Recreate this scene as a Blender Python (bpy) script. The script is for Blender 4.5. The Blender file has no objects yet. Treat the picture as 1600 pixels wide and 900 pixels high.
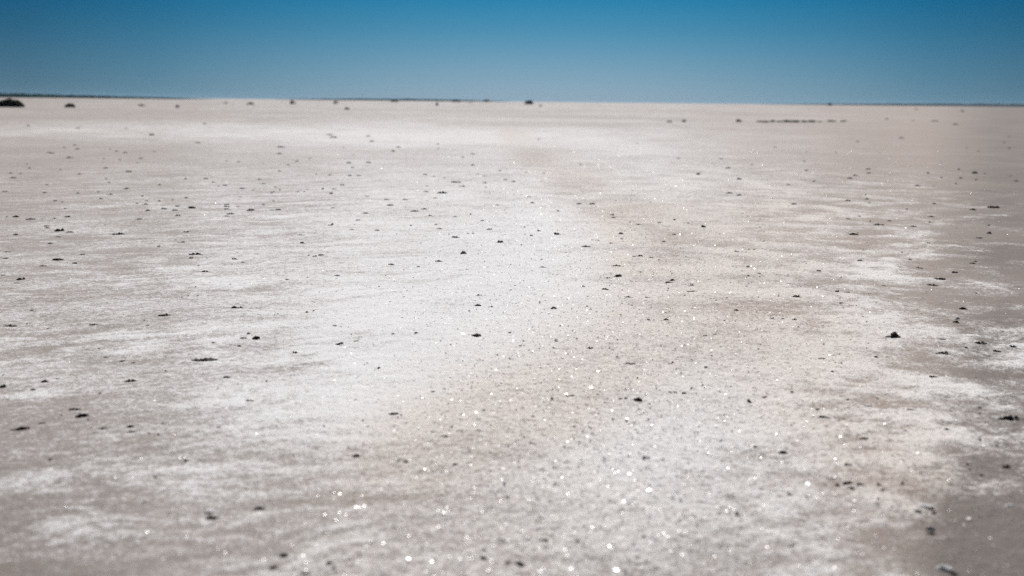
import bpy, math, random
import numpy as np
from mathutils import Matrix, Vector

HAZE = 3.2e-5
random.seed(11)
rng = np.random.default_rng(11)
scene = bpy.context.scene
C = scene.collection
R = math.radians

# ------------------------------------------------------------------ camera
CAM_H = 1.4
FOC = 50.0 / 36.0 * 1600.0          # focal length in pixels of the 1600 px wide photograph
PITCH = math.atan((450 - 158.3) / FOC)
ROLL = R(0.58)
fwd = Vector((0, math.cos(PITCH), -math.sin(PITCH)))
right0 = Vector((1, 0, 0))
up0 = right0.cross(fwd)
right = (right0 * math.cos(ROLL) + up0 * math.sin(ROLL)).normalized()
up = right.cross(fwd).normalized()
cam = bpy.data.cameras.new("camera")
cam_o = bpy.data.objects.new("camera", cam)
C.objects.link(cam_o)
M = Matrix((right, up, -fwd)).transposed().to_4x4()
M.translation = Vector((0, 0, CAM_H))
cam_o.matrix_world = M
cam.sensor_width = 36
cam.lens = 50
cam.clip_start = 0.05
cam.clip_end = 40000
cam.dof.use_dof = True
cam.dof.focus_distance = CAM_H / math.sin(PITCH)
cam.dof.aperture_fstop = 1.9
scene.camera = cam_o


def ground_at(px, py):
    """point of the flat ground seen at a pixel of the photograph, and metres per pixel there"""
    d = fwd * FOC + right * (px - 800) + up * (450 - py)
    t = CAM_H / -d.z
    return d.x * t, d.y * t, t


# ------------------------------------------------------------------ noise
def _hash(ix, iy, seed):
    h = (ix.astype(np.int64) * 374761393 + iy.astype(np.int64) * 668265263 + seed * 1274126177) & 0xFFFFFFFF
    h = ((h ^ (h >> 13)) * 1274126177) & 0xFFFFFFFF
    h = (h ^ (h >> 16)) & 0xFFFFFFFF
    return h


def gnoise(x, y, seed=0):
    """2-D gradient noise, about -1..1"""
    x0 = np.floor(x); y0 = np.floor(y)
    fx = x - x0; fy = y - y0
    u = fx * fx * fx * (fx * (fx * 6 - 15) + 10)
    v = fy * fy * fy * (fy * (fy * 6 - 15) + 10)

    def g(ix, iy, dx, dy):
        a = _hash(ix, iy, seed) / 4294967296.0 * 2 * np.pi
        return np.cos(a) * dx + np.sin(a) * dy
    n00 = g(x0, y0, fx, fy); n10 = g(x0 + 1, y0, fx - 1, fy)
    n01 = g(x0, y0 + 1, fx, fy - 1); n11 = g(x0 + 1, y0 + 1, fx - 1, fy - 1)
    return 1.5 * ((n00 * (1 - u) + n10 * u) * (1 - v) + (n01 * (1 - u) + n11 * u) * v)


def sstep(a, b, x):
    t = np.clip((x - a) / (b - a), 0, 1)
    return t * t * (3 - 2 * t)


# ------------------------------------------------------------------ where the crust is thick, with lens vignette painted in as thinner salt at the sides
GX = np.array([0, 200, 400, 600, 800, 1000, 1200, 1400, 1600], float)
GY = np.array([158, 185, 210, 240, 300, 360, 430, 500, 580, 660, 740, 820, 900], float)
GL = np.array([
    [.26, .33, .40, .43, .43, .43, .36, .26, .12],
    [.26, .33, .38, .41, .41, .41, .34, .23, .10],
    [.43, .51, .58, .64, .61, .53, .39, .26, .10],
    [.33, .40, .47, .53, .56, .55, .45, .28, .08],
    [.34, .41, .50, .59, .64, .65, .55, .36, .08],
    [.38, .45, .54, .66, .75, .74, .64, .41, .12],
    [.41, .48, .59, .71, .80, .77, .66, .43, .18],
    [.43, .50, .63, .82, .88, .79, .66, .48, .26],
    [.43, .49, .66, .87, .88, .78, .69, .60, .40],
    [.39, .46, .66, .83, .82, .75, .69, .63, .37],
    [.31, .38, .54, .63, .63, .68, .66, .46, .20],
    [.24, .33, .46, .54, .56, .60, .60, .38, .08],
    [.20, .31, .42, .48, .52, .54, .58, .40, .08]])
# patches of thicker salt: pixel centre, radius, strength
PATCH = [(28, 601, 45, .36), (35, 740, 62, .45), (85, 800, 80, .42), (165, 722, 60, .28), (255, 742, 80, .30), (115, 672, 45, .16), (280, 535, 90, .18),
         (1355, 508, 62, .22), (1560, 522, 75, .30), (1340, 600, 130, .30), (1440, 648, 90, .36), (1500, 592, 60, .25), (1290, 700, 130, .12), (1480, 800, 50, .12),
         (1580, 600, 50, .25), (1500, 690, 60, .2), (1250, 870, 110, .14), (1420, 412, 60, .12), (1340, 405, 70, .12)]
TRACK = [(800, 212, 22, .03), (835, 245, 34, .06), (900, 285, 45, .09), (980, 330, 60, .16), (1050, 370, 70, .18), (1030, 410, 70, .14),
         (1060, 470, 90, .10), (960, 560, 110, .12), (840, 630, 120, .14), (720, 690, 120, .12), (620, 770, 130, .08),
         (1200, 360, 120, .08), (1180, 500, 110, .10), (1330, 615, 130, .10), (1450, 730, 120, .10)]


BEIGE_VIGNETTE = {}  # beige tint and painted lens vignette from the last crust call


def crust(x, y):
    """salt cover 0..1 (thinned by the painted vignette), mud warmth 0..1 and streakiness at ground points"""
    r = np.hypot(x, y)
    yy = np.maximum(y, 0.02 * r + 1e-3)
    px = 800 + FOC * np.clip(x / yy, -.5, .5) / math.cos(PITCH)
    py = 158.3 + FOC * CAM_H / np.maximum(r, 0.5) * 1.0
    py = np.clip(py, 158, 900)
    pxc = np.clip(px, 0, 1599.9)
    i = np.clip((pxc / 200).astype(int), 0, 7); fx = pxc / 200 - i
    j = np.clip(np.searchsorted(GY, py, side='right') - 1, 0, len(GY) - 2)
    fy = (py - GY[j]) / (GY[j + 1] - GY[j])
    fx = fx * fx * (3 - 2 * fx); fy = fy * fy * (3 - 2 * fy)
    L = (GL[j, i] * (1 - fx) + GL[j, i + 1] * fx) * (1 - fy) + (GL[j + 1, i] * (1 - fx) + GL[j + 1, i + 1] * fx) * fy
    warm = np.zeros_like(x); trk = np.zeros_like(x)
    for (tx, ty, tr, ta) in TRACK:
        g = np.exp(-(((px - tx) / tr) ** 2 + ((py - ty) / (tr * .36)) ** 2))
        L = L - ta * g
        warm = np.maximum(warm, g)
        trk = trk + .8 * np.exp(-(((px - tx) / (tr * 1.25)) ** 2 + ((py - ty) / (tr * .75)) ** 2))
    k_ = (.7 + .9 * gnoise(x * 4.5, y * 4.0, 61) + .5 * gnoise(x * 11, y * 10, 62)) * (.55 + .45 * sstep(500, 1100, px))
    for (tx, ty, tr, ta) in PATCH:
        L = L + .85 * ta * k_ * sstep(0, .55, np.exp(-(((px - tx) / tr) ** 2 + ((py - ty) / (tr * .30)) ** 2)))
    # wind streaks on the left, blotches on the right
    left = sstep(950, 450, px)
    a = R(32)
    u = x * math.cos(a) + y * math.sin(a); v = -x * math.sin(a) + y * math.cos(a)
    wob = .25 * gnoise(x * .9, y * .9, 31)
    wob = wob + .10 * gnoise(x * 2.7, y * 2.7, 32)
    streak = (gnoise(u * .9, (v + wob) * 2.6, 1) * .8 + gnoise(u * 2.2, (v + wob) * 7.5, 2) * .9 * sstep(-.5, .5, gnoise(x * .8, y * .8, 33)) * 1.4 + gnoise(u * 5, (v + wob) * 19, 3) * .7 + gnoise(x * 15, y * 15, 34) * .35)
    blotch = gnoise(x * 1.5, y * 1.3, 4) * .85 + gnoise(x * 3.6, y * 3.2, 5) * .55 + gnoise(x * 8, y * 7, 6) * .4 + gnoise(x * 19, y * 17, 7) * .25
    far = sstep(14, 45, r)
    big = gnoise(x * .05, y * .022, 8) * .6 + gnoise(x * .13, y * .05, 9) * .4 + gnoise(x * .4, y * .2, 13) * .25
    n = (streak * left + blotch * (1 - left)) * (1 - .75 * far) + big * far * .7
    med = gnoise(x * .45, y * .4, 10)
    amp = .19 + .22 * sstep(1050, 1450, px) * (1 - far)
    S = L + amp * n + .06 * med
    warm = np.clip(warm * .8 + .6 * sstep(900, 1500, px) + .25 * med, 0, 1)
    vignette = sstep(1420, 1590, px) * .95 + sstep(1330, 1560, px) * sstep(640, 820, py) * .75 + sstep(300, 0, px) * sstep(560, 800, py) * .45  # lens vignette painted into the mud colour at the sides and lower corners
    beige = np.maximum(np.clip(trk, 0, 1) * .8, sstep(560, 900, py) * np.exp(-((px - 700) / 420) ** 2) * .75) + sstep(1000, 1250, px) * .2
    BEIGE_VIGNETTE['b'] = np.clip(beige * (1 + .5 * med + .35 * blotch), 0, 1)
    BEIGE_VIGNETTE['v'] = np.clip(vignette * (1 + .5 * med), 0, 1)
    return np.clip(S, 0, 1), warm, left


def fade(step, wave):
    return sstep(1.0, .35, step / wave)


def height(x, y, S=None, left=None, step=None):
    """height of the ground: gentle swells, ripples, crust lumps"""
    r = np.hypot(x, y)
    if S is None:
        S, _, left = crust(x, y)
    if step is None:
        step = np.zeros_like(x)
    z = .030 * gnoise(x * .22, y * .18, 20) * sstep(2, 9, r) + .010 * gnoise(x * .8, y * .7, 21)
    z = z + .25 * gnoise(x * .012, y * .010, 22) * sstep(60, 300, r)
    S2 = sstep(.35, .75, S)
    z = z + (.004 * S2 + .005 * sstep(.44, .60, S + .10 * gnoise(x * 12, y * 12, 29)) * (1 - .6 * left)) * fade(step, .2)
    a = R(32)
    v = -x * math.sin(a) + y * math.cos(a); u = x * math.cos(a) + y * math.sin(a)
    z = z + .0018 * left * gnoise(u * 2.0, v * 7, 23) * fade(step, .11)
    z = z + .0035 * gnoise(x * 8, y * 8, 24) * fade(step, .12)
    rough = (.45 + .45 * S2) * (1.0 - .55 * left)
    z = z + .0050 * rough * gnoise(x * 22, y * 22, 25) * fade(step, .045)
    k = gnoise(x * 44, y * 44, 26)
    z = z + rough * (.0030 * k + .0075 * sstep(.30, .85, k)) * fade(step, .023)
    k3 = gnoise(x * 17 + 3.3, y * 17, 28)
    z = z + rough * .006 * sstep(.45, .9, k3) * fade(step, .05)
    k2 = gnoise(x * 90, y * 90, 27)
    z = z + .0016 * rough * k2 * fade(step, .011)
    return z


# ------------------------------------------------------------------ materials
def new_mat(name):
    m = bpy.data.materials.new(name)
    m.use_nodes = True
    nt = m.node_tree
    return m, nt, nt.nodes['Principled BSDF']


def simple_mat(name, c1, c2, scale=30, rough=.8, bump=.3, spec=.3):
    m, nt, b = new_mat(name)
    tc = nt.nodes.new('ShaderNodeTexCoord')
    oi = nt.nodes.new('ShaderNodeObjectInfo')
    add = nt.nodes.new('ShaderNodeVectorMath'); add.operation = 'ADD'
    nt.links.new(tc.outputs['Object'], add.inputs[0]); nt.links.new(oi.outputs['Location'], add.inputs[1])
    n = nt.nodes.new('ShaderNodeTexNoise'); n.inputs['Scale'].default_value = scale; n.inputs['Detail'].default_value = 5
    nt.links.new(add.outputs[0], n.inputs['Vector'])
    cr = nt.nodes.new('ShaderNodeValToRGB')
    cr.color_ramp.elements[0].position = .35; cr.color_ramp.elements[1].position = .68
    cr.color_ramp.elements[0].color = (*c1, 1); cr.color_ramp.elements[1].color = (*c2, 1)
    nt.links.new(n.outputs['Fac'], cr.inputs['Fac']); nt.links.new(cr.outputs['Color'], b.inputs['Base Color'])
    b.inputs['Roughness'].default_value = rough
    b.inputs['Specular IOR Level'].default_value = spec
    if bump:
        bp = nt.nodes.new('ShaderNodeBump'); bp.inputs['Strength'].default_value = bump; bp.inputs['Distance'].default_value = .01
        nt.links.new(n.outputs['Fac'], bp.inputs['Height']); nt.links.new(bp.outputs['Normal'], b.inputs['Normal'])
    return m


def ground_material():
    m, nt, b = new_mat('salt_flat_ground')
    N = nt.nodes; Lk = nt.links.new
    geo = N.new('ShaderNodeNewGeometry')

    def noise(scale, detail=3, rough=.55, vec=None):
        n = N.new('ShaderNodeTexNoise'); n.inputs['Scale'].default_value = scale
        n.inputs['Detail'].default_value = detail; n.inputs['Roughness'].default_value = rough
        Lk(vec or geo.outputs['Position'], n.inputs['Vector'])
        return n.outputs['Fac']

    def math_(op, a, bb, c=None):
        n = N.new('ShaderNodeMath'); n.operation = op
        for k, s in enumerate((a, bb, c)):
            if s is None: continue
            if isinstance(s, (int, float)): n.inputs[k].default_value = s
            else: Lk(s, n.inputs[k])
        return n.outputs[0]
    at = N.new('ShaderNodeAttribute'); at.attribute_name = 'salt'
    aw = N.new('ShaderNodeAttribute'); aw.attribute_name = 'warm'
    at2 = N.new('ShaderNodeAttribute'); at2.attribute_name = 'beige'
    fine = noise(75, 4, .65)
    mid = noise(26, 4, .6)
    grit = noise(230, 2, .6)
    s = math_('ADD', at.outputs['Fac'], math_('MULTIPLY', math_('SUBTRACT', fine, .5), 1.15))
    s = math_('ADD', s, math_('MULTIPLY', math_('SUBTRACT', grit, .5), .9))
    s = math_('ADD', s, math_('MULTIPLY', math_('SUBTRACT', mid, .5), .95))
    mr = N.new('ShaderNodeMapRange'); mr.interpolation_type = 'SMOOTHSTEP'
    mr.inputs['From Min'].default_value = .26; mr.inputs['From Max'].default_value = .80
    Lk(s, mr.inputs['Value'])

    def mix(f, c1, c2, mode='MIX'):
        n = N.new('ShaderNodeMix'); n.data_type = 'RGBA'; n.blend_type = mode
        for sock, s_ in ((n.inputs['Factor'], f), (n.inputs['A'], c1), (n.inputs['B'], c2)):
            pass
        for idx, s_ in ((0, f), (6, c1), (7, c2)):
            if isinstance(s_, tuple): n.inputs[idx].default_value = (*s_, 1)
            elif isinstance(s_, (int, float)): n.inputs[idx].default_value = s_
            else: Lk(s_, n.inputs[idx])
        return n.outputs[2]
    mud = mix(aw.outputs['Fac'], MUD_COOL, MUD_WARM)
    mud = mix(math_('MULTIPLY', noise(11, 5, .6), .5), mud, (.270, .238, .215))
    ad = N.new('ShaderNodeAttribute'); ad.attribute_name = 'vignette'
    mud = mix(ad.outputs['Fac'], mud, (.205, .178, .162))  # mud darkened where the vignette is painted in
    salt = mix(noise(6, 3), (.78, .775, .775), (.88, .88, .89))
    salt = mix(math_('MULTIPLY', at2.outputs['Fac'], .75), salt, (.765, .700, .640))
    col = mix(mr.outputs[0], mud, salt)
    # flecks of bare brown soil showing through the crust
    fk = N.new('ShaderNodeMapRange'); fk.interpolation_type = 'SMOOTHSTEP'
    fk.inputs['From Min'].default_value = .565; fk.inputs['From Max'].default_value = .66
    Lk(math_('ADD', noise(38, 5, .68), math_('MULTIPLY', math_('SUBTRACT', at2.outputs['Fac'], .6), .10)), fk.inputs['Value'])
    col = mix(math_('MULTIPLY', fk.outputs[0], .62), col, (.335, .262, .225))
    gr = N.new('ShaderNodeValToRGB')
    gr.color_ramp.elements[0].position = .30; gr.color_ramp.elements[0].color = (.72, .70, .68, 1)
    gr.color_ramp.elements[1].position = .52; gr.color_ramp.elements[1].color = (1, 1, 1, 1)
    Lk(noise(150, 3, .7), gr.inputs['Fac'])
    col = mix(1.0, col, gr.outputs['Color'], 'MULTIPLY')
    Lk(col, b.inputs['Base Color'])
    b.inputs['Roughness'].default_value = .85
    b.inputs['Specular IOR Level'].default_value = .12
    bp = N.new('ShaderNodeBump'); bp.inputs['Strength'].default_value = .8; bp.inputs['Distance'].default_value = .006
    h = math_('ADD', math_('MULTIPLY', noise(120, 3, .6), 1.0), math_('MULTIPLY', noise(330, 2, .6), .45))
    Lk(h, bp.inputs['Height']); Lk(bp.outputs['Normal'], b.inputs['Normal'])
    return m


MUD_COOL = (.362, .322, .298)
MUD_WARM = (.415, .335, .288)
M_GROUND = ground_material()
M_CLOD = simple_mat('dried_dark_mud', (.030, .026, .024), (.075, .064, .056), 60, .9, .5, .15)
M_FLAKE = simple_mat('curled_mud_crust', (.035, .030, .026), (.105, .090, .075), 50, .85, .4, .15)
M_PALE = simple_mat('dusty_mud_crust', (.075, .066, .055), (.150, .132, .112), 50, .85, .4)
M_TWIG = simple_mat('weathered_twig', (.050, .036, .028), (.120, .090, .070), 80, .8, .3)
M_LEAF = simple_mat('saltbush_leaf', (.022, .030, .014), (.060, .070, .032), 6, .7, 0, .08)
M_LEAFG = simple_mat('green_scrub_leaf', (.030, .060, .040), (.060, .100, .060), 3, .7, 0, .08)
M_LEAFD = simple_mat('dry_scrub_leaf', (.200, .185, .155), (.330, .305, .265), 6, .8, 0, .08)
M_GRASS = simple_mat('olive_grass', (.130, .135, .085), (.250, .245, .170), 6, .7, 0, .08)
M_WOOD = simple_mat('shrub_wood', (.060, .048, .036), (.12, .095, .075), 40, .9, 0)
M_SALT = simple_mat('salt_lump', (.70, .70, .71), (.86, .86, .87), 90, .7, .6)
M_HILL = simple_mat('far_scrub_hills', (.006, .016, .018), (.016, .034, .028), .02, 1, 0, 0)
M_HILLB = simple_mat('far_brown_shore', (.035, .046, .050), (.070, .078, .076), .01, 1, 0, 0)

m_cr, nt, b = new_mat('salt_crystal_face')
b.inputs['Base Color'].default_value = (.80, .79, .78, 1)
b.inputs['Roughness'].default_value = .31
b.inputs['Specular IOR Level'].default_value = .5
b.inputs['IOR'].default_value = 1.54
tc = nt.nodes.new('ShaderNodeNewGeometry'); n = nt.nodes.new('ShaderNodeTexNoise'); n.inputs['Scale'].default_value = 40
cr = nt.nodes.new('ShaderNodeValToRGB'); cr.color_ramp.elements[0].color = (.66, .62, .58, 1); cr.color_ramp.elements[1].color = (.86, .86, .86, 1)
nt.links.new(tc.outputs['Position'], n.inputs['Vector']); nt.links.new(n.outputs['Fac'], cr.inputs['Fac']); nt.links.new(cr.outputs['Color'], b.inputs['Base Color'])
M_CRYSTAL = m_cr


def tag(o, label=None, cat=None, group=None, kind=None):
    if label: o['label'] = label
    if cat: o['category'] = cat
    if group: o['group'] = group
    if kind: o['kind'] = kind
    return o


def mesh_np(name, V, F, mat, smooth=True):
    """mesh from an (n,3) vertex array and an (m,k) face array"""
    me = bpy.data.meshes.new(name)
    V = np.asarray(V, np.float32); F = np.asarray(F, np.int32)
    k = F.shape[1]
    me.vertices.add(len(V)); me.vertices.foreach_set('co', V.ravel())
    me.loops.add(F.size); me.loops.foreach_set('vertex_index', F.ravel())
    me.polygons.add(len(F)); me.polygons.foreach_set('loop_start', np.arange(0, F.size, k, dtype=np.int32))
    me.polygons.foreach_set('use_smooth', np.full(len(F), smooth))
    me.update(calc_edges=True)
    me.materials.append(mat)
    return me


def obj(name, me, parent=None, loc=(0, 0, 0)):
    o = bpy.data.objects.new(name, me)
    C.objects.link(o)
    if parent: o.parent = parent
    o.location = loc
    return o


# ------------------------------------------------------------------ ground: one sheet out to the horizon
fine_a = np.linspace(-R(27), R(27), 960)
rest_a = np.linspace(R(27), 2 * math.pi - R(27), 42)[1:-1]
ang = np.concatenate([fine_a, rest_a])
rad = np.concatenate([np.geomspace(.25, 2.2, 12)[:-1], np.geomspace(2.2, 46, 1120), np.geomspace(46, 11000, 190)[1:]])
na, nr = len(ang), len(rad)
A, RR = np.meshgrid(ang, rad, indexing='xy')
X = (np.sin(A) * RR).ravel(); Y = (np.cos(A) * RR).ravel()
dr = np.gradient(rad); da = np.gradient(ang); da[len(fine_a):] = .13
STEP = np.maximum(np.abs(RR * da[None, :]), dr[:, None] * .55).ravel()
S, W, LF = crust(X, Y)
D = BEIGE_VIGNETTE['v']; BG = BEIGE_VIGNETTE['b']
Z = height(X, Y, S, LF, STEP)
V = np.stack([X, Y, Z], 1)
i = np.arange(nr - 1)[:, None] * na; j = np.arange(na)[None, :]; j2 = (j + 1) % na
F = np.stack([i + j, i + j2, i + na + j2, i + na + j], -1).reshape(-1, 4)[:, ::-1]
# close the small hole under the camera
V = np.vstack([V, [[0, 0, 0]]])
c_i = len(V) - 1
me = mesh_np('ground', V, F, M_GROUND)
for nm, arr in (('salt', S), ('warm', W), ('vignette', D), ('beige', BG)):
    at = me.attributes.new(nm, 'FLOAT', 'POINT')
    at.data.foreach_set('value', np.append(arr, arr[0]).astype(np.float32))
ground = obj('ground', me)
tag(ground, 'pale salt crusted mud flat reaching the horizon', None, None, 'structure')
ground['category'] = 'ground'


def gz(x, y):
    return float(height(np.array([x], float), np.array([y], float))[0])


# ------------------------------------------------------------------ meshes of the small things (unit size: about 1 wide, 1 tall)
def ico(sub):
    import bmesh
    bm = bmesh.new(); bmesh.ops.create_icosphere(bm, subdivisions=sub, radius=1)
    bm.verts.ensure_lookup_table()
    V = np.array([v.co[:] for v in bm.verts]); F = np.array([[v.index for v in f.verts] for f in bm.faces])
    bm.free()
    return V, F


ICO_V, ICO_F = ico(3)


def clod_mesh(seed, peak=0.0, name='clod', mat=M_CLOD):
    """a broken lump: uneven, faceted in places, flat underneath, up to a point when peak is set"""
    r_ = np.random.default_rng(seed)
    V = ICO_V.copy()
    for _ in range(7):                                  # cut planes give it broken faces
        d = r_.normal(size=3); d[2] = abs(d[2]) * .8; d /= np.linalg.norm(d)
        k = r_.uniform(.55, .85)
        over = np.maximum(V @ d - k, 0)
        V = V - over[:, None] * d * .9
    n = gnoise(V[:, 0] * 2 + seed, V[:, 1] * 2 + V[:, 2] * 1.7, seed) * .22 + gnoise(V[:, 0] * 5 + seed, V[:, 1] * 5 - V[:, 2] * 4, seed + 1) * .10
    V = V * (1 + n)[:, None]
    if peak:
        q = np.clip(V[:, 2], 0, 1)
        V[:, :2] *= (1 - peak * q)[:, None]
        V[:, 2] = np.where(V[:, 2] > 0, V[:, 2] * 1.25, V[:, 2])
    V[:, 2] = np.where(V[:, 2] < 0, V[:, 2] * .25, V[:, 2])
    V[:, 0] *= .5 / np.abs(V[:, 0]).max(); V[:, 1] *= .5 / np.abs(V[:, 1]).max(); V[:, 2] /= V[:, 2].max()
    return mesh_np(name, V, ICO_F, mat, smooth=False if seed % 2 else True)


def flake_mesh(seed, name='flake', mat=M_FLAKE):
    """a curled plate of crust with a torn outline, its edges lifted off the ground"""
    r_ = np.random.default_rng(seed)
    nx, ny = 26, 9
    u = np.linspace(-1, 1, nx); v = np.linspace(-1, 1, ny)
    U, Vv = np.meshgrid(u, v, indexing='ij')
    width = np.sqrt(np.clip(1 - np.abs(u) ** 2.2, 0.02, 1)) * (1 + .45 * gnoise(u * 3 + seed, u * 0 + 3.1, seed)) + .12 * gnoise(u * 9, u * 0 + seed, seed + 3)
    mid = .35 * gnoise(u * 1.6 + seed, u * 0, seed + 5)
    Xx = U * .5
    Yy = (mid[:, None] + Vv * np.clip(width, .1, 1.5)[:, None]) * .5
    curl = r_.uniform(.3, 1.0)
    Zt = .35 + .5 * curl * np.clip(Vv, -1, 1) ** 2 * (0.35 + .65 * (gnoise(U * 2.5 + seed, Vv * .5, seed + 7) * .5 + .5)) + .30 * gnoise(U * 3 + seed, Vv * 1.5, seed + 9) + .10 * gnoise(U * 11 + seed, Vv * 3, seed + 11)
    taper = np.clip(1 - np.abs(U + .3 * math.sin(seed)) ** 2.2, .10, 1)
    Zt = np.clip(Zt, .12, 1.3) * taper * (.30 + .70 * sstep(-.35, .25, gnoise(U * 4.2 + seed * 1.7, Vv * .4, seed + 13)))
    Zb = np.clip(Zt - .55, -.3, .5) * .6
    n = nx * ny
    Vt = np.stack([Xx.ravel(), Yy.ravel(), Zt.ravel()], 1); Vb = np.stack([Xx.ravel(), Yy.ravel() * .9, Zb.ravel()], 1)
    F = []
    for a in range(nx - 1):
        for b_ in range(ny - 1):
            q = a * ny + b_
            F.append((q, q + ny, q + ny + 1, q + 1)); F.append((n + q, n + q + 1, n + q + ny + 1, n + q + ny))
    for a in range(nx - 1):
        q = a * ny; F.append((q, n + q, n + q + ny, q + ny))
        q = a * ny + ny - 1; F.append((q, q + ny, n + q + ny, n + q))
    for b_ in range(ny - 1):
        q = b_; F.append((q, q + 1, n + q + 1, n + q))
        q = (nx - 1) * ny + b_; F.append((q, n + q, n + q + 1, q + 1))
    V = np.vstack([Vt, Vb]); V[:, 2] /= V[:, 2].max()
    V[:, 1] *= .5 / np.abs(V[:, 1]).max()
    return mesh_np(name, V, np.array(F), mat, smooth=False)


def tube(P, rad, sides=6):
    P = np.asarray(P, float); n = len(P)
    V = []; F = []
    for k in range(n):
        t = P[min(k + 1, n - 1)] - P[max(k - 1, 0)]; t /= np.linalg.norm(t) + 1e-9
        s = np.cross(t, (0.13, 0.2, 1)); s /= np.linalg.norm(s); q = np.cross(s, t)
        for a in range(sides):
            an = 2 * math.pi * a / sides
            V.append(P[k] + rad[k] * (math.cos(an) * s + math.sin(an) * q))
    for k in range(n - 1):
        for a in range(sides):
            b_ = (a + 1) % sides
            F.append((k * sides + a, k * sides + b_, (k + 1) * sides + b_, (k + 1) * sides + a))
    return np.array(V), np.array(F)


def join(parts):
    Vs, Fs, o = [], [], 0
    for V, F in parts:
        Vs.append(V); Fs.append(F + o); o += len(V)
    return np.vstack(Vs), np.vstack(Fs)


def twig_mesh(seed, name='twig'):
    """a bent bit of dry stem with a side shoot or two, lying on the ground"""
    r_ = np.random.default_rng(seed)
    t = np.linspace(-.5, .5, 12)
    wob = np.cumsum(r_.normal(0, .035, 12)); wob -= np.linspace(wob[0], wob[-1], 12)
    P = np.stack([t, wob * 1.4, .45 + .35 * gnoise(t * 4 + seed, t * 0, seed)], 1)
    th = r_.uniform(.022, .034)
    sc = np.array([1, 1, 1.0])
    parts = []

    def flat(P, r0, r1):
        V, F = tube(P, np.linspace(r0, r1, len(P)), 6)
        return V, F
    parts.append(flat(P, th, th * .45))
    for k in range(r_.integers(1, 4)):
        q = r_.integers(2, 9); d = r_.choice([-1, 1])
        L_ = r_.uniform(.14, .34)
        s = np.linspace(0, 1, 6)
        Q = P[q] + np.stack([s * L_ * r_.uniform(.4, .9), d * s * L_ * .8, s * r_.uniform(-.3, .5)], 1)
        parts.append(flat(Q, th * .7, th * .3))
    V, F = join(parts)
    V[:, 1] *= 1.0
    return V, F


CLODS = [clod_mesh(100 + k) for k in range(9)]
FLAKES = [flake_mesh(200 + k) for k in range(12)]
PALE_FLAKES = [flake_mesh(230 + k, 'flake', M_PALE) for k in range(8)]
PALE_CLODS = [clod_mesh(130 + k, 0, 'clod', M_PALE) for k in range(6)]
TWIGS = []
for k in range(10):
    V, F = twig_mesh(300 + k)
    # z of a twig is in units of its height, the tube radius in units of its width: keep it round by a small z scale
    V[:, 2] = V[:, 2] * .12
    V[:, 2] -= V[:, 2].min() + .01
    TWIGS.append(mesh_np('twig', V, F, M_TWIG))

# ------------------------------------------------------------------ the scatter, by the pixel its foot stands on in the photograph:
# x, y, width, height (pixels), kind [, short name, label]
ITEMS = []


def add(text, kind):
    for row in text.split(';'):
        row = row.strip()
        if row:
            q = [float(v) for v in row.split()]
            while len(q) < 4: q.append(2.2)
            ITEMS.append([q[0], q[1], q[2], q[3], kind, None, None])


def mark(x, y, w, h, kind, short, label):
    ITEMS.append([x, y, w, h, kind, short, label])


# landmarks
mark(1399, 533, 25, 10, 'c', 'pointed black clod', 'largest pointed black mud clod standing alone on pinkish mud, like a tiny pyramid')
mark(1170, 633, 10, 8, 'c', 'round black pebble clod', 'rounded near black mud clod on white crust in front of the pointed clod')
mark(997, 629, 16, 6, 'c', 'low dark double lump', 'low wide dark lump with a smaller crumb at its upper left')
mark(725, 397, 13, 7, 'c', 'small dark mound', 'small dark mound shaped clod alone in the bright middle of the flat')
mark(1099, 354, 11, 5, 'c', 'dark clod above the tan track', 'dark clod with glints round it, just beyond the tan track bend')
mark(866, 487, 12, 5, 'c', 'black beetle sized clod', 'black beetle sized clod with smaller crumbs on its left, middle of the flat')
mark(316, 561, 45, 4, 'f', 'longest black strip', 'longest thin black strip of crust lying crosswise on streaked grey salt')
mark(184, 365, 24, 5, 'f', 'ragged dark bar', 'ragged dark bar of crust, boldest mark on the far left of the flat')
mark(93, 407, 22, 4, 'f', 'smooth black sliver', 'smooth black sliver of crust below the ragged dark bar')
mark(306, 399, 22, 4, 'f', 'lumpy dark streak', 'lumpy dark streak of crust with one small flake under its left end')
mark(320, 350, 18, 9, 't', 'spiky little tuft', 'spiky little dark tuft of dead stems poking up on the left')
mark(12, 373, 26, 6, 't', 'crooked twig at the edge', 'crooked brown twig cut by the left edge of the picture')
mark(870, 431, 26, 5, 't', 'forked black twig', 'forked black twig lying in the bright middle, open end to the right')
mark(1037, 415, 15, 5, 't', 'raised forked twig', 'small twig with a raised fork on the tan track')
mark(1557, 327, 24, 5, 'f', 'brown plank like flake', 'brown plank like flake sloping down to the right near the right edge')
mark(1331, 367, 22, 4, 'f', 'fuzzy dark bar', 'fuzzy dark bar of crust far right of the tan track')
mark(1374, 351, 20, 4, 'f', 'speckled bar', 'speckled bar of crust just beyond the fuzzy dark bar')
mark(692, 304, 19, 4, 'f', 'far lens shaped flake', 'lens shaped dark flake, broadest of those far out in the middle')
mark(715, 284, 21, 3, 'f', 'far thin line', 'long thin brown flake like a drawn line, just beyond the lens shaped flake')
mark(1525, 272, 13, 5, 'c', 'far dark lump', 'darkest lump far out on the right, with a small crumb at its right')
mark(1091, 273, 7, 4, 'c', 'far glinting clod', 'small dark clod far out beyond the bend of the tan track')
mark(1314, 572, 17, 3, 'f', 'neat black dash', 'neat black dash shaped flake on white crust')
mark(1465, 438, 26, 4, 'f', 'long arched flake', 'long arched flake with its dark end at the right, on brown mud')
mark(1532, 538, 22, 5, 'f', 'jagged dark row', 'jagged dark flake right of the pointed clod')
mark(1585, 544, 16, 4, 'f', 'thick dash at the right edge', 'thick dark dash shaped flake close to the right edge')
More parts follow.
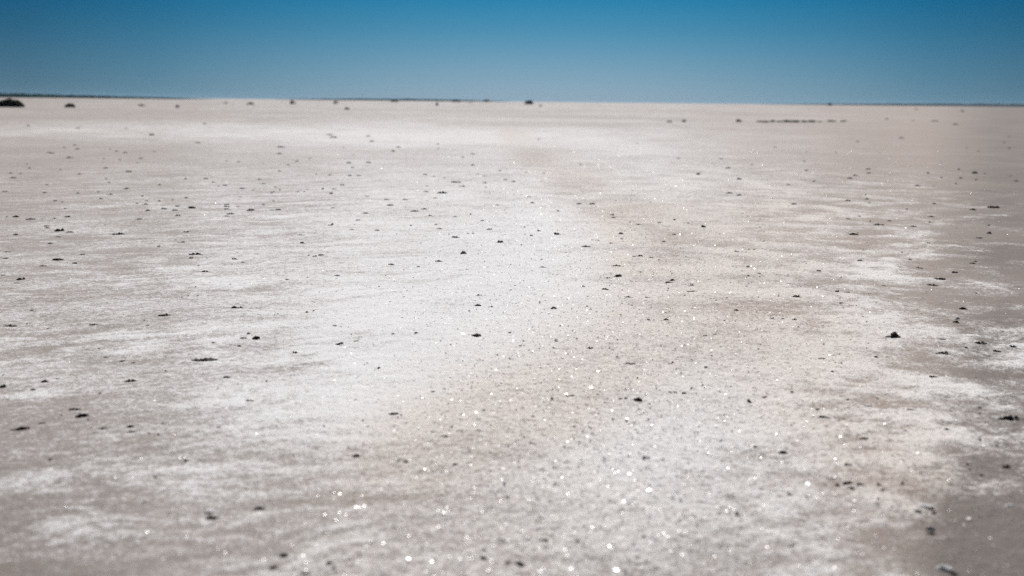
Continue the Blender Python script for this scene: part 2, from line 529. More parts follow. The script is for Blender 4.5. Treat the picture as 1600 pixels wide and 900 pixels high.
mark(1475, 554, 25, 5, 'f', 'lifted slab', 'lifted slab of crust with a pale rim and dark underside below the pointed clod')
mark(1582, 656, 40, 9, 'f', 'big black cluster', 'big broken black flake cut by the right edge, its pieces joined')
mark(1480, 677, 11, 4, 'c', 'oval dark crumb', 'oval dark crumb on bare brown mud between white patches')
mark(1224, 713, 18, 5, 'c', 'blurred black dash', 'blurred black dash shaped clod on white crust')
mark(1330, 759, 24, 5, 'f', 'upper blurred double flake', 'upper of two blurred black flakes lying one across the other')
mark(1346, 764, 16, 5, 'f', 'lower blurred double flake', 'lower right of two blurred black flakes lying one across the other')
mark(1434, 805, 13, 6, 'c', 'left of the paired dots', 'left one of two blurred black clods under a pale lump')
mark(1461, 806, 11, 6, 'c', 'right of the paired dots', 'right one of two blurred black clods under a pale lump')
mark(1457, 837, 17, 6, 'f', 'dark flake under white lump', 'slanting dark flake below a white salt lump near the bottom right')
mark(1575, 735, 17, 6, 'f', 'blurred bar by the right edge', 'blurred dark bar on brown mud close to the right edge')
mark(1411, 759, 8, 6, 'c', 'blurred upright crumb', 'blurred upright dark crumb beside a bright glint')
mark(1492, 899, 19, 6, 'c', 'dark foot of white lump', 'blue black clod at the very bottom under the white lump')  # dark shape put in for the shadow of the white lump
mark(329, 809, 28, 6, 'f', 'black crescent', 'black crescent shaped flake open upwards, near the bottom left')
mark(407, 794, 22, 5, 'f', 'soft dark dash', 'soft dark dash shaped flake right of the black crescent')
mark(443, 869, 20, 8, 'c', 'soft black lump', 'soft black lump, clearest of the blurred lumps at the bottom')
mark(755, 877, 15, 7, 'c', 'bottom middle clod', 'blurred brown black clod at the bottom middle')
mark(810, 885, 20, 8, 'c', 'bottom black wedge', 'blurred black wedge shaped clod at the bottom, right of the middle clod')
mark(477, 899, 17, 7, 'c', 'lump on the bottom edge', 'blurred dark lump sitting on the bottom edge of the picture')
mark(556, 714, 13, 5, 'c', 'lone blurred crumb', 'lone blurred crumb among glints, lower middle left')
mark(634, 725, 12, 5, 'c', 'twin blurred crumb', 'blurred crumb with a fainter one at its left, lower middle')
mark(711, 729, 11, 4, 'c', 'third blurred crumb', 'small blurred crumb right of the twin crumbs in the lower middle')
mark(124, 650, 25, 7, 'f', 'stacked black flakes', 'wide black flake below another one on the left, on white patch')
mark(116, 640, 19, 4, 'f', 'upper stacked flake', 'thin black flake just above a wider one on the left')
mark(30, 670, 30, 6, 'f', 'bluish bar on salt', 'bluish dark bar lying on a white salt patch at the left edge')
mark(201, 594, 21, 5, 'f', 'sagging dark flake', 'dark flake sagging in its middle on streaked grey mud')
mark(78, 716, 5, 5, 'c', 'single dark pebble', 'single tiny dark pebble on bare grey mud on the left')
mark(398, 528, 15, 6, 'f', 'black hook', 'black hook shaped flake at the edge of the bright crust')
mark(744, 529, 16, 3, 'f', 'thin black hyphen', 'thin black hyphen of crust in the brightest part of the flat')
mark(650, 524, 11, 4, 'c', 'small black roof', 'small black roof shaped clod in the brightest part of the flat')
mark(754, 568, 29, 4, 't', 'slanting brown twig', 'slanting broken brown twig in the bright middle below the hyphen')
mark(1506, 486, 13, 5, 'f', 'dark flake with pale rim', 'dark flake with a pale rim on bare brown mud at right')
mark(259, 492, 24, 3, 'f', 'tapered black streak', 'tapered black streak of crust, thick end to the left')
mark(369, 483, 22, 4, 'f', 'faint double streak', 'faint grey double streak of crust right of the tapered one')
mark(390, 330, 15, 4, 'f', 'dark smear on the left', 'dark smear shaped flake at the right end of the far left scatter')
mark(435, 330, 11, 4, 'c', 'dark blot with a tail', 'dark blot shaped clod right of the smear, far out')
mark(16, 508, 32, 3, 'f', 'thin strip on the left edge', 'thin dark strip touching the left edge of the picture')
mark(200, 269, 14, 3, 'f', 'olive dash far left', 'olive dash shaped flake far out on the left')
mark(1240, 321, 11, 4, 'f', 'far dash right of track', 'dark dash shaped flake among glints right of the tan track')
mark(926, 319, 11, 4, 'f', 'far dash on the track', 'dark dash shaped flake beside the far part of the tan track')
mark(614, 236, 9, 4, 'c', 'very far slanting clod', 'slanting dark clod very far out in the middle')
mark(236, 211, 10, 4, 'c', 'clod on the far salt band', 'dim dark clod on the far white salt band at left')
mark(1155, 281, 8, 4, 'c', 'far clod right of glinting clod', 'small dark clod far out, right of the glinting one')
mark(966, 436, 12, 5, 'c', 'black crumb by the track', 'black crumb with a tail on the near edge of the tan track')
mark(872, 368, 13, 5, 'f', 'far smooth flake', 'smooth dark flake just left of the tan track')
mark(991, 655, 21, 4, 't', 'brown curved twig', 'brown gently curved twig below the low dark double lump')
mark(1116, 691, 29, 3, 't', 'grey hair thin twig', 'grey hair thin twig on white crust below the round pebble clod')
# the rest
add('''109 246 14;171 305 13;8 300 12;19 278 12;85 315 8;74 288 8;69 302 8;122 303 7;157 313 8;120 233 9;196 238 9;82 239 9;75 238 9;310 223 10;
321 278 9;332 284 9;352 289 10;377 295 13;197 295 10;219 248 10;166 263 10;124 273 9;229 317 9;226 322 13 3;355 323 11;299 326 13;275 325 9;376 310 8;
26 338 15 3;45 342 21 3;103 339 13 3;74 353 12;74 356 11;90 360 19 5;108 362 14 3;23 365 9 3;92 368 14;79 379 10 3;11 392 15;10 403 18;115 412 10;67 416 14;
127 398 10;30 439 17 4;147 506 17;387 521 10 3;320 426 16 4;299 404 9 3;367 405 10;379 410 9;283 379 17;291 362 12;277 338 11 4;354 339 9;361 336 15;
299 327 14 3;355 325 12;354 328 10;257 328 12 4;274 330 13 3;276 325 10;231 331 11 4;216 343 13''', 'f')
add('''622 230 8;580 221 9;464 252 10;450 259 8;545 274 8;560 274 9;522 297 11;518 305 9;465 302 8;534 290 10;573 310 9;606 315 12;609 323 13 3;634 315 9;680 312 9;722 291 11;
665 273 9;668 291 8;665 302 10;739 259 8;757 285 9;789 280 10;546 256 9;575 255 10;552 263 9;435 241 11;437 231 18;737 241 13;410 287 10;404 278 10;514 211 16;520 216 14;576 213 10;
424 330 9;572 335 12;558 347 9;517 355 12;471 368 15;550 362 10;589 363 9;688 360 13;649 332 17;663 329 13;672 339 8;710 341 9;752 347 9;764 361 11;712 374 13 3;473 381 9 3;
492 400 9 3;503 399 12;781 381 12 4;687 408 17 3;612 413 12;524 432 14;449 439 9;749 464 11;748 480 13 4;767 482 10;524 511 10;655 416 8''', 'f')
add('''1047 191 12 3;1138 303 14 3;1155 306 11;1137 263 10;904 319 9;831 319 9;827 309 9;802 283 8;841 363 8;969 367 10 3;957 335 9;960 339 9;996 350 12;1029 347 8;1052 366 9;955 382 9;
915 388 17;1036 378 9;1000 403 10 3;991 403 9;1017 404 8;963 418 15 3;847 418 13;1000 429 10;950 438 11;1051 442 10 3;1045 446 13;1108 441 9;1081 450 11;1082 460 18;1151 396 10;
1187 432 9;912 453 11;946 458 12 3;1009 471 16;982 471 15;1014 506 9;1041 507 9 3;1150 491 9''', 'f')
add('''1230 288 10;1359 272 10;1356 265 9;1336 276 10;1327 280 9;1354 312 9;1502 279 9;1434 290 11;1409 216 11;1494 195 12;1459 190 15;1587 283 9;1325 314 11;1461 320 9;1520 329 13 3;
1325 341 10;1344 338 9;1389 345 9;1427 354 12;1455 340 12;1546 367 11 4;1529 373 13;1452 381 13;1525 410 8;1520 413 11;1345 412 12;1436 421 15;1494 428 13 4;1460 448 23 3;1279 428 9;
1307 463 8 3;1322 463 13 3;1246 470 19 3;1316 479 10;1381 450 11;1496 508 14 5;1242 507 12 3;1224 506 9;1206 505 13''', 'f')
add('''71 594 15 4;91 589 8;375 538 10 3;334 534 9;380 528 13;355 589 14 3;165 555 9;52 608 10 4;201 666 16 5;164 669 19;203 673 14;64 660 13;342 668 9;390 628 13;209 563 9;189 561 15;4 602 13 6;
462 550 10 4;530 538 13 3;557 534 11;690 686 19 3;676 615 9;922 549 16 3;857 572 11;984 573 21;1100 530 11 3;1117 529 10;1047 574 9;1180 611 10 3;1195 624 10 3;1174 639 9;1032 614 9;1054 616 9;1071 618 11;
894 621 11;919 672 13;814 545 8;1181 703 11 4;830 696 15 3;1474 534 17 3;1562 550 19 3;1370 562 9 3;1286 567 15 3;1460 593 16 3;1289 658 19 3;1389 659 10;1423 645 12;1351 690 15;
291 718 11 4;622 723 9 3;427 888 17 7;511 881 15 6;795 884 17 7;1310 760 11 4;1329 767 15 4;1374 760 13 4;1325 730 14 4;1234 778 11 4;1378 772 11 4;904 849 11 4;848 849 20 4;1237 854 17 4;612 651 23 3''', 'f')
add('''290 278 7 3;97 317 7;170 284 8;165 279 7;241 237 9;100 231 7;181 236 7;172 233 7;116 228 8;372 253 8;354 252 6;249 288 8 3;94 266 7;214 254 5;214 321 5 3;248 318 8 3;222 309 6;270 316 5;290 312 8;42 255 7;45 263 6;31 272 8;16 271 9;
154 300 7;187 250 7;162 248 7;395 298 6;341 291 7;121 201 9 3;197 201 8 3;319 194 6 3;44 197 8 3;10 338 7;66 341 5;101 327 7;85 341 7;4 432 10;24 444 14;49 485 10;42 506 4;284 467 6;294 465 4;309 465 7;248 386 7 4;274 374 7;371 325 9;164 351 5;
310 416 7;360 448 5;142 466 4;225 500 6;231 508 7;536 231 6;552 243 7;484 248 7;436 268 7 3;515 273 8 3;494 272 6;504 297 6 4;480 297 7;475 302 6;437 298 6;427 301 6;430 293 7;694 278 6;678 276 6;723 246 7 3;759 292 5;757 275 7;781 268 7;746 272 6;
634 250 5;684 225 7;685 232 6;427 318 7;411 323 7;777 322 8''', 'c')
add('''520 327 8;519 353 5 4;642 355 6 3;681 353 8 3;735 337 5 4;731 368 6;739 368 6;482 399 6 3;747 397 4;757 408 4;480 435 5;480 442 5;592 448 4;636 454 4;479 491 9 4;490 490 5;434 493 6;549 524 4;795 417 6;1060 248 7;1127 249 8;1175 258 7;907 259 6;995 224 5;850 272 7;822 271 6;
931 323 5;842 218 6;872 330 6;820 357 6;830 370 7;971 375 7 3;984 347 7;1054 342 5;1076 347 7 3;935 378 7;815 384 5;1170 392 6;1178 392 5;1187 354 6;1193 378 5;1124 367 7;1169 435 6 3;851 487 8 3;843 478 4 3;1062 408 4;
1260 268 8 3;1272 284 7 3;1340 222 7;1352 306 6 4;1450 272 6 4;1471 278 8 4;1499 265 6 4;1539 273 7 3;1526 281 7 3;1494 287 6;1459 290 6;1577 232 7 4;1529 237 7 3;1569 223 6;1577 214 5;1511 231 7;1386 186 6;1427 189 7;1211 231 6;1261 237 6;1306 238 6;1257 253 7;1579 276 6;
1359 318 7;1417 328 5 3;1360 345 4 4;1453 348 6 3;1545 354 7 3;1410 396 5 3;1422 408 8 4;1314 438 6;1477 452 4 3;1526 461 5 3;137 656 6 4;142 667 7 3;254 660 5 4;247 678 6 4;232 676 6 4;95 648 7;258 577 7;154 542 7;156 613 7;4 583 6 4;
777 559 5;574 568 5;416 595 5 4;731 604 4;506 669 6 4;567 660 5 4;677 678 10 3;934 533 5 3;879 565 7;1051 572 5 5;978 625 7 4;969 625 11 3;934 619 5;832 654 9;1510 545 6 4;1311 558 7 3;1301 586 7 3;1277 647 8 4;1326 628 8 3;1531 639 7 4;1531 647 7 4;1531 692 9 5;1415 679 7;
243 744 8 4;264 800 7 5;638 882 10 5;1512 729 7 5;1534 746 9 5;520 890 12 5;1005 842 14 4''', 'c')
add('''57 377 21 3;275 486 16 3;730 422 29 3;540 880 19 5;1434 600 23 3;507 853 20 4''', 't')

# labels for the rest: rank and side seen from a landmark
KW = {'c': 'mud clod', 'f': 'mud flake', 't': 'dry twig'}
ORD = ['nearest', 'second nearest', 'third nearest', 'fourth nearest', 'fifth nearest', 'sixth nearest', 'seventh nearest', 'eighth nearest']
landmarks = [k for k, it in enumerate(ITEMS) if it[5]]


def side(a, b_):
    dx = a[0] - b_[0]; dy = (a[1] - b_[1]) * 1.6
    if abs(dx) >= abs(dy): return 'left of' if dx < 0 else 'right of'
    return 'beyond' if dy < 0 else 'in front of'


def dist(a, b_): return math.hypot(a[0] - b_[0], (a[1] - b_[1]) * 1.6)


ranks = {}
for li in landmarks:
    for k in ITEMS:
        pass
    by = {}
    for k, it in enumerate(ITEMS):
        if k == li: continue
        by.setdefault((it[4], side(it, ITEMS[li])), []).append((dist(it, ITEMS[li]), k))
    for key, lst in by.items():
        for rk, (d, k) in enumerate(sorted(lst)):
            if rk < 8: ranks.setdefault(k, []).append((rk + d / 60, rk, key[1], li))
for k, it in enumerate(ITEMS):
    x, y, w, h, kind, short, label = it
    if label: continue
    _, _, t = ground_at(x, y)
    cm = w * t * 100
    size = 'tiny' if cm < 3.5 else 'small' if cm < 7 else 'broad' if kind != 't' else 'long'
    best = sorted(ranks.get(k, []))
    if best:
        _, rk, sd, li = best[0]
        it[6] = f"{size} dark {KW[kind]} {ORD[rk]} {sd} the {ITEMS[li][5]}"
    else:
        it[6] = f"{size} dark {KW[kind]} far out on the open salt flat"
NAMES = {'c': 'mud_clod', 'f': 'mud_flake', 't': 'dry_twig'}
CATS = {'c': 'clod', 'f': 'flake', 't': 'twig'}
GROUPS = {'c': 'dark clods scattered over the salt flat', 'f': 'dark crust flakes scattered over the salt flat', 't': 'dry twigs lying on the salt flat'}
def pointed_mesh():
    """the pointed clod: a leaning pyramid with a notch and its cast shadow modelled as a flat foot running out to the left"""
    out = [(-14, 0), (10.5, 0), (9.6, 1.0), (6.5, 2.6), (3.6, 5.4), (1.6, 8.2), (.2, 8.4), (-2.6, 7.2), (-6.0, 5.0), (-5.2, 4.4), (-3.0, 4.1), (-3.6, 2.2), (-6.5, 1.7), (-10, 1.2), (-13.2, .7)]  # the low left tail is cast shadow put into the outline
    P = np.array(out, float); P[:, 0] /= 24.5; P[:, 1] /= 8.4
    c = P.mean(0)
    lay = [(-.5, .30), (-.42, .72), (-.2, .95), (0, 1), (.2, .93), (.4, .66), (.5, .28)]
    V = []
    for q, (d, k) in enumerate(lay):
        for m_, p in enumerate(P):
            V.append((c[0] + (p[0] - c[0]) * k + .02 * math.sin(m_ * 2.3 + q * 1.9), d * (.9 + .1 * math.sin(m_)), p[1] * (.35 + .65 * k) + .02 * math.sin(m_ * 1.7 + q)))
    n = len(P); F = []
    for q in range(len(lay) - 1):
        for m_ in range(n):
            b_ = (m_ + 1) % n
            F.append((q * n + m_, q * n + b_, (q + 1) * n + b_, (q + 1) * n + m_))
    V.append((c[0], -.5, c[1] * .5)); V.append((c[0], .5, c[1] * .5))
    for m_ in range(n):
        b_ = (m_ + 1) % n
        F.append((len(V) - 2, b_, m_, m_)); F.append((len(V) - 1, (len(lay) - 1) * n + m_, (len(lay) - 1) * n + b_, (len(lay) - 1) * n + b_))
    import bmesh
    me = bpy.data.meshes.new('pointed_clod')
    bm = bmesh.new(); vs = [bm.verts.new(v) for v in V]
    for f in F: bm.faces.new([vs[q] for q in dict.fromkeys(f)])
    bmesh.ops.recalc_face_normals(bm, faces=bm.faces); bm.to_mesh(me); bm.free()
    me.materials.append(M_CLOD)
    return me


PYR = pointed_mesh()
for k, (x, y, w, h, kind, short, label) in enumerate(ITEMS):
    gx, gy, t = ground_at(x, y)
    W_ = w * t * 1.02; H_ = max(h * t * .92, .45 * t)
    rd = random.Random(k * 7 + 3)
    me = rd.choice(CLODS if kind == 'c' else FLAKES if kind == 'f' else TWIGS)
    if not short and kind != 't' and rd.random() < (.5 if kind == 'c' else .40 if y < 300 else .30):
        me = rd.choice(PALE_CLODS if kind == 'c' else PALE_FLAKES)
    if short == 'pointed black clod': me = PYR
    if not short:
        W_ *= .95; H_ *= rd.uniform(.75, 1.15)
        if kind == 'c': W_ *= .85; H_ *= .72
    elif short != 'pointed black clod': H_ *= .95 if kind == 'f' else .82
    o = obj(NAMES[kind], me)
    depth = W_ * rd.uniform(.55, .95) if kind == 'c' else W_ * rd.uniform(.30, .6)
    a = math.atan2(-gx, gy)
    if kind == 't':
        o.scale = (W_, W_ * rd.uniform(.5, .9), max(W_, .04) * 1.0)
        a += rd.uniform(-.25, .25)
    elif kind == 'c':
        o.scale = (W_, depth, H_)
        a += rd.uniform(-.1, .1)
    else:
        o.scale = (W_ * rd.choice((-1, 1)), depth, H_ * 1.1)
        a += rd.uniform(-.15, .15)
    o.rotation_euler = (rd.uniform(-.04, .04), rd.uniform(-.05, .05), a)
    o.location = (gx, gy + depth * .3, gz(gx, gy + depth * .3) - (.12 * H_ if kind != 't' else 0))
    tag(o, label, CATS[kind], GROUPS[kind])

# ------------------------------------------------------------------ white salt lumps
LUMPS = [(1480, 893, 40, 14, 'white salt lump above the dark shape of its shadow at the very bottom'),
         (1455, 830, 19, 8, 'white salt lump on top of the slanting dark flake'),
         (1447, 798, 34, 6, 'pale flat salt lump bridging two blurred black clods'),
         (1578, 796, 26, 5, 'pale flat salt lump on brown mud near the right edge'),
         (1496, 503, 16, 5, 'white salt lump behind a small dark flake in brown mud'),
         (327, 800, 26, 7, 'pale salt lump cradled by the black crescent')]
SL = [clod_mesh(60 + k, 0, 'salt', M_SALT) for k in range(3)]
for k, (x, y, w, h, lab) in enumerate(LUMPS):
    gx, gy, t = ground_at(x, y)
    o = obj('salt_lump', SL[k % 3])
    o.scale = (w * t * .85, w * t * .5, h * t * .75)
    o.rotation_euler[2] = k * .3 - .6
    o.location = (gx, gy + w * t * .25, gz(gx, gy + w * t * .25) - .1 * h * t)
    tag(o, lab, 'salt lump', 'white lumps of salt on the flat')

# ------------------------------------------------------------------ sun
SUN_EL, SUN_AZ = R(44), R(3)          # ahead of the camera, a little to the right
sd = Vector((math.sin(SUN_AZ) * math.cos(SUN_EL), math.cos(SUN_AZ) * math.cos(SUN_EL), math.sin(SUN_EL)))
sl = bpy.data.lights.new('sun', 'SUN'); sl.energy = 4.9; sl.angle = R(.53); sl.color = (1, .967, .925)
so = bpy.data.objects.new('sun', sl); C.objects.link(so)
so.rotation_euler = sd.to_track_quat('Z', 'Y').to_euler()
so.location = (0, 0, 60)

# ------------------------------------------------------------------ glittering salt crystals and dark grit: nobody could count them
def scatter_points(n, r0, r1, half, power):
    u = rng.random(n)
    r = (r0 ** power + u * (r1 ** power - r0 ** power)) ** (1 / power)
    a = rng.uniform(-half, half, n)
    return r * np.sin(a), r * np.cos(a)


def crystals(n):
    x, y = scatter_points(n, 2.3, 46, R(25), .2)
    a_ = np.clip(rng.normal(R(1.2), R(8.5), n), -R(26), R(26)); r_ = np.hypot(x, y)
    x, y = r_ * np.sin(a_), r_ * np.cos(a_)
    S_, w_, l_ = crust(x, y)
    keep = rng.random(n) < 1 - .85 * l_ * sstep(4.6, 6.5, np.hypot(x, y))
    x, y = x[keep], y[keep]; n = len(x)
    z = height(x, y)
    r = np.hypot(x, y)
    s = rng.lognormal(math.log(.0020), .5, n) * (0.85 + r * .014)
    # a squarish low crystal: a tilted top face, four sides
    base = np.array([[-1, -1, -.6], [1, -1, -.6], [1, 1, -.6], [-1, 1, -.6], [-.8, -.8, .28], [.8, -.8, .28], [.8, .8, .28], [-.8, .8, .28]])
    yaw = rng.uniform(0, 2 * np.pi, n); tilt = np.abs(rng.normal(0, R(20), n)); td = rng.uniform(0, 2 * np.pi, n)
    P = base[None] * s[:, None, None] * np.array([1, .8, 1])
    cy, sy = np.cos(yaw)[:, None], np.sin(yaw)[:, None]
    X_, Y_, Z_ = P[..., 0] * cy - P[..., 1] * sy, P[..., 0] * sy + P[..., 1] * cy, P[..., 2]
    # tilt about the horizontal axis at angle td
    ax, ay = np.cos(td)[:, None], np.sin(td)[:, None]
    c, s_ = np.cos(tilt)[:, None], np.sin(tilt)[:, None]
    dot = (X_ * ax + Y_ * ay) * (1 - c)
    X2 = X_ * c + ay * Z_ * s_ + ax * dot
    Y2 = Y_ * c - ax * Z_ * s_ + ay * dot
    Z2 = Z_ * c + (ax * Y_ - ay * X_) * s_
    V = np.stack([X2 + x[:, None], Y2 + y[:, None], Z2 + (z + s * .02)[:, None]], -1).reshape(-1, 3)
    f = np.array([[4, 5, 6, 7], [0, 1, 5, 4], [1, 2, 6, 5], [2, 3, 7, 6], [3, 0, 4, 7]])
    F = (f[None] + (np.arange(n) * 8)[:, None, None]).reshape(-1, 4)
    return V, F


V, F = crystals(140000)
o = obj('salt_crystals', mesh_np('salt_crystals', V, F, M_CRYSTAL, smooth=False))
tag(o, 'tiny salt crystals glittering in the sun all over the flat', 'salt crystals', None, 'stuff')


def grit(n):
    x, y = scatter_points(n, 2.4, 40, R(24), .6)
    S_, w_, left = crust(x, y)
    keep = rng.random(n) < (.35 + .65 * (1 - left)) * (.5 + .5 * S_)
    x, y = x[keep], y[keep]; n = len(x)
    z = height(x, y); r = np.hypot(x, y)
    s = rng.lognormal(math.log(.0016), .5, n) * (.7 + r * .05)
    base = np.array([[-1.5, 0, -.2], [-.3, -.9, -.2], [1.3, -.3, -.2], [.6, .8, -.2], [-.4, -.2, .8], [.5, .1, .6]])
    yaw = rng.uniform(-.7, .7, n) + rng.integers(0, 2, n) * np.pi
    P = base[None] * (s[:, None, None] * rng.uniform(.7, 1.3, (n, 6, 3)))
    cy, sy = np.cos(yaw)[:, None], np.sin(yaw)[:, None]
    V = np.stack([P[..., 0] * cy - P[..., 1] * sy + x[:, None], P[..., 0] * sy + P[..., 1] * cy + y[:, None], P[..., 2] + z[:, None]], -1).reshape(-1, 3)
    f = np.array([[0, 1, 4], [1, 2, 5], [1, 5, 4], [2, 3, 5], [3, 0, 4], [3, 4, 5]])
    F = (f[None] + (np.arange(n) * 6)[:, None, None]).reshape(-1, 3)
    return V, F


V, F = grit(2000)
o = obj('grit', mesh_np('grit', V, F, M_FLAKE, smooth=False))
tag(o, 'fine dark grit sprinkled over the salt crust', 'grit', None, 'stuff')


# ------------------------------------------------------------------ shrubs
def foliage(seed, n, w, d, h, leaf):
    """many small leaf faces filling a cushion made of uneven lobes"""
    r_ = np.random.default_rng(seed)
    nl = 9
    cx = r_.uniform(-.36, .36, nl) * w; cy = r_.uniform(-.32, .32, nl) * d
    ch = h * r_.uniform(.35, .72, nl) * (1 - .5 * (np.abs(cx) / (w * .5)) ** 2); cr = np.minimum(w, d) * r_.uniform(.16, .30, nl)
    k = r_.integers(0, nl, n)
    dirv = r_.normal(size=(n, 3)); dirv /= np.linalg.norm(dirv, axis=1)[:, None]
    rr = r_.uniform(.45, 1, n) ** .6
    P = np.stack([cx[k] + dirv[:, 0] * cr[k] * rr, cy[k] + dirv[:, 1] * cr[k] * rr, ch[k] + dirv[:, 2] * rr * (h - ch[k]) * 1.0], 1)
    low = P[:, 2] < 0
    P[low, 2] = r_.uniform(0, .3, low.sum()) * h
    P[:, 0] *= w * .5 / np.abs(P[:, 0]).max()
    P[:, 2] *= 1.08 - .62 * (2 * P[:, 0] / w) ** 2
    P[:, 2] *= .82 + (.45 if w < 3.2 else .18) * gnoise(P[:, 0] / w * 5 + seed, P[:, 1] / w * 5, seed)
    e1 = r_.normal(size=(n, 3)); e1 /= np.linalg.norm(e1, axis=1)[:, None]
    e2 = np.cross(e1, r_.normal(size=(n, 3))); e2 /= np.linalg.norm(e2, axis=1)[:, None]
    s = leaf * r_.uniform(.6, 1.4, n)[:, None]
    V = np.stack([P - e1 * s, P + e2 * s * .5, P + e1 * s, P - e2 * s * .5], 1).reshape(-1, 3)
    F = np.arange(4 * n).reshape(-1, 4)
    return V, F


def stems(seed, w, d, h):
    r_ = np.random.default_rng(seed)
    parts = []
    for k in range(9):
        a = r_.uniform(0, 2 * math.pi); s = np.linspace(0, 1, 6)
        P = np.stack([s * math.cos(a) * w * .34 + s * (1 - s) * .1 * w, s * math.sin(a) * d * .34, -.04 + s * h * r_.uniform(.5, .8)], 1)
        parts.append(tube(P, np.linspace(.022, .008, 6) * max(h, .5) * 1.3, 5))
    return join(parts)


def shrub(x, y, w, h, label, mat, n=900, name='shrub', cat='shrub', group='shrubs far out on the salt flat', seed=0):
    gx, gy, t = ground_at(x, y)
    W_, H_ = w * t, h * t
    if mat is M_LEAFD: H_ *= .80
    root = bpy.data.objects.new(name, None); C.objects.link(root)
    root.location = (gx, gy, gz(gx, gy) - .03)
    root.rotation_euler[2] = math.atan2(-gx, gy)
    tag(root, label, cat, group)
    V, F = foliage(seed, n, W_, W_ * .8, H_, max(.05, .09 * H_))
    obj('foliage', mesh_np('foliage', V, F, mat, False), root)
    V, F = stems(seed, W_, W_ * .8, H_)
    obj('stem', mesh_np('stem', V, F, M_WOOD), root)
    return root


SH = [
    (13, 167.5, 48, 14.5, 'largest dark rounded bush at the left edge below the far trees', M_LEAF, 5000),
    (109, 167.8, 17, 7.5, 'small dark bush right of the large bush at left', M_LEAF, 2200),
    (221, 164.5, 13, 5, 'pale grey scrub bush right of the two dark bushes', M_LEAFD, 500),
    (277, 168.5, 7, 6, 'small round grey bush standing nearer than the pale scrub at left', M_LEAFD, 500),
    (352, 162, 8, 4, 'faint grey bush left of the low dark one near the horizon', M_LEAFD, 400),
    (391, 164, 14, 6, 'low dark spreading bush left of the middle horizon', M_LEAFD, 700),
    (457, 163.5, 11, 8, 'dim brown bush just under the horizon, tallest left of the middle', M_LEAFD, 700),
    (525, 161.8, 9, 6.5, 'dim brown bush leaning right, second left of the green scrub', M_LEAFD, 600),
    (542, 171.5, 9, 5, 'low grey bush nearer than all its neighbours under the horizon', M_LEAFD, 500),
    (616, 159.8, 14, 5.5, 'wide dark bush at the right end of the dark horizon line', M_LEAFD, 900),
    (683, 166, 5, 7.5, 'thin upright grey bush like a stump before the green scrub', M_LEAFD, 350),
    (713, 159.6, 14, 5.5, 'left green bush of two on the horizon line', M_LEAFG, 900),
    (736, 161.5, 8, 3, 'very faint low bush between the two green horizon bushes', M_LEAFD, 300),
    (761, 159.4, 15, 4.5, 'right green bush of two on the horizon line', M_LEAFG, 900),
    (826, 163.4, 14, 8, 'clearest dark green bush right of the middle on the horizon', M_LEAFG, 1200),
    (844, 167, 6, 4.5, 'small brown bush at the right foot of the clearest green bush', M_LEAFD, 400),
    (1069, 190.5, 7, 5, 'small dark bush left of the olive grass strip', M_LEAFD, 500),
    (1154, 190.5, 10, 5.5, 'low dark bush just left of the olive grass strip', M_LEAFD, 500),
    (1296, 165, 8, 5, 'lone dark bush on the right horizon', M_LEAF, 600),
    (1432, 171.5, 6, 3.5, 'faint brown bush below the dark shore at right', M_LEAFD, 300),
    (1504, 174, 6, 4, 'faint brown bush nearest the right end of the dark shore', M_LEAFD, 300),
]
for k, (x, y, w, h, lab, mat, n) in enumerate(SH):
    shrub(x, y, w, h, lab, mat, n, seed=500 + k)


def tuft_mesh(seed, n=160):
    r_ = np.random.default_rng(seed)
    a = r_.uniform(0, 2 * np.pi, n); q = r_.uniform(0, .45, n) ** .8
    bx, by = np.cos(a) * q, np.sin(a) * q * .7
    L_ = r_.uniform(.4, 1.0, n); lean = r_.uniform(.1, .7, n)
    tx, ty = bx + np.cos(a) * lean * .25, by + np.sin(a) * lean * .25
    wv = .03
    ex, ey = -np.sin(a) * wv, np.cos(a) * wv
    z0 = np.full(n, -.05)
    V = np.stack([np.stack([bx - ex, by - ey, z0], 1), np.stack([bx + ex, by + ey, z0], 1), np.stack([tx + ex * .3, ty + ey * .3, L_], 1), np.stack([tx - ex * .3, ty - ey * .3, L_], 1)], 1).reshape(-1, 3)
    return mesh_np('tuft', V, np.arange(4 * n).reshape(-1, 4), M_GRASS, False)


TUFTS = [tuft_mesh(700 + k) for k in range(5)]
TG = [(1188, 190.6, 9, 3.5, 'left end grass tuft of the olive strip'), (1197, 191.2, 13, 5, 'dark full grass tuft second from the left of the olive strip'),
      (1207, 190.6, 9, 4, 'thin grass tuft third from the left of the olive strip'), (1218, 190.8, 10, 4, 'grass tuft left of the darkest tuft of the olive strip'),
      (1230, 191.3, 12, 5, 'grass tuft joining the darkest tuft of the olive strip'), (1243, 191.6, 15, 6, 'darkest and widest grass tuft of the olive strip'),
      (1256, 191.2, 12, 5, 'grass tuft just right of the darkest tuft of the olive strip'), (1268, 190.9, 11, 4.5, 'grass tuft third right of the darkest tuft of the strip'),
      (1281, 190.8, 10, 3.5, 'thin grass tuft before the gap in the olive strip'), (1299, 190.5, 9, 3, 'sparse grass tuft after the gap in the olive strip'),
      (1318, 190.4, 12, 4, 'right end grass tuft of the olive strip')]
for k, (x, y, w, h, lab) in enumerate(TG):
    gx, gy, t = ground_at(x, y)
    o = obj('grass_tuft', TUFTS[k % 5])
    o.scale = (w * t * (1.35 + .45 * math.sin(k * 2.3)), w * t, h * t * (.72 + .2 * math.sin(k * 3.7))); o.rotation_euler[2] = k * 1.3
    o.location = (gx, gy, gz(gx, gy))
    tag(o, lab, 'grass tuft', 'grass tufts in a strip far out on the right')

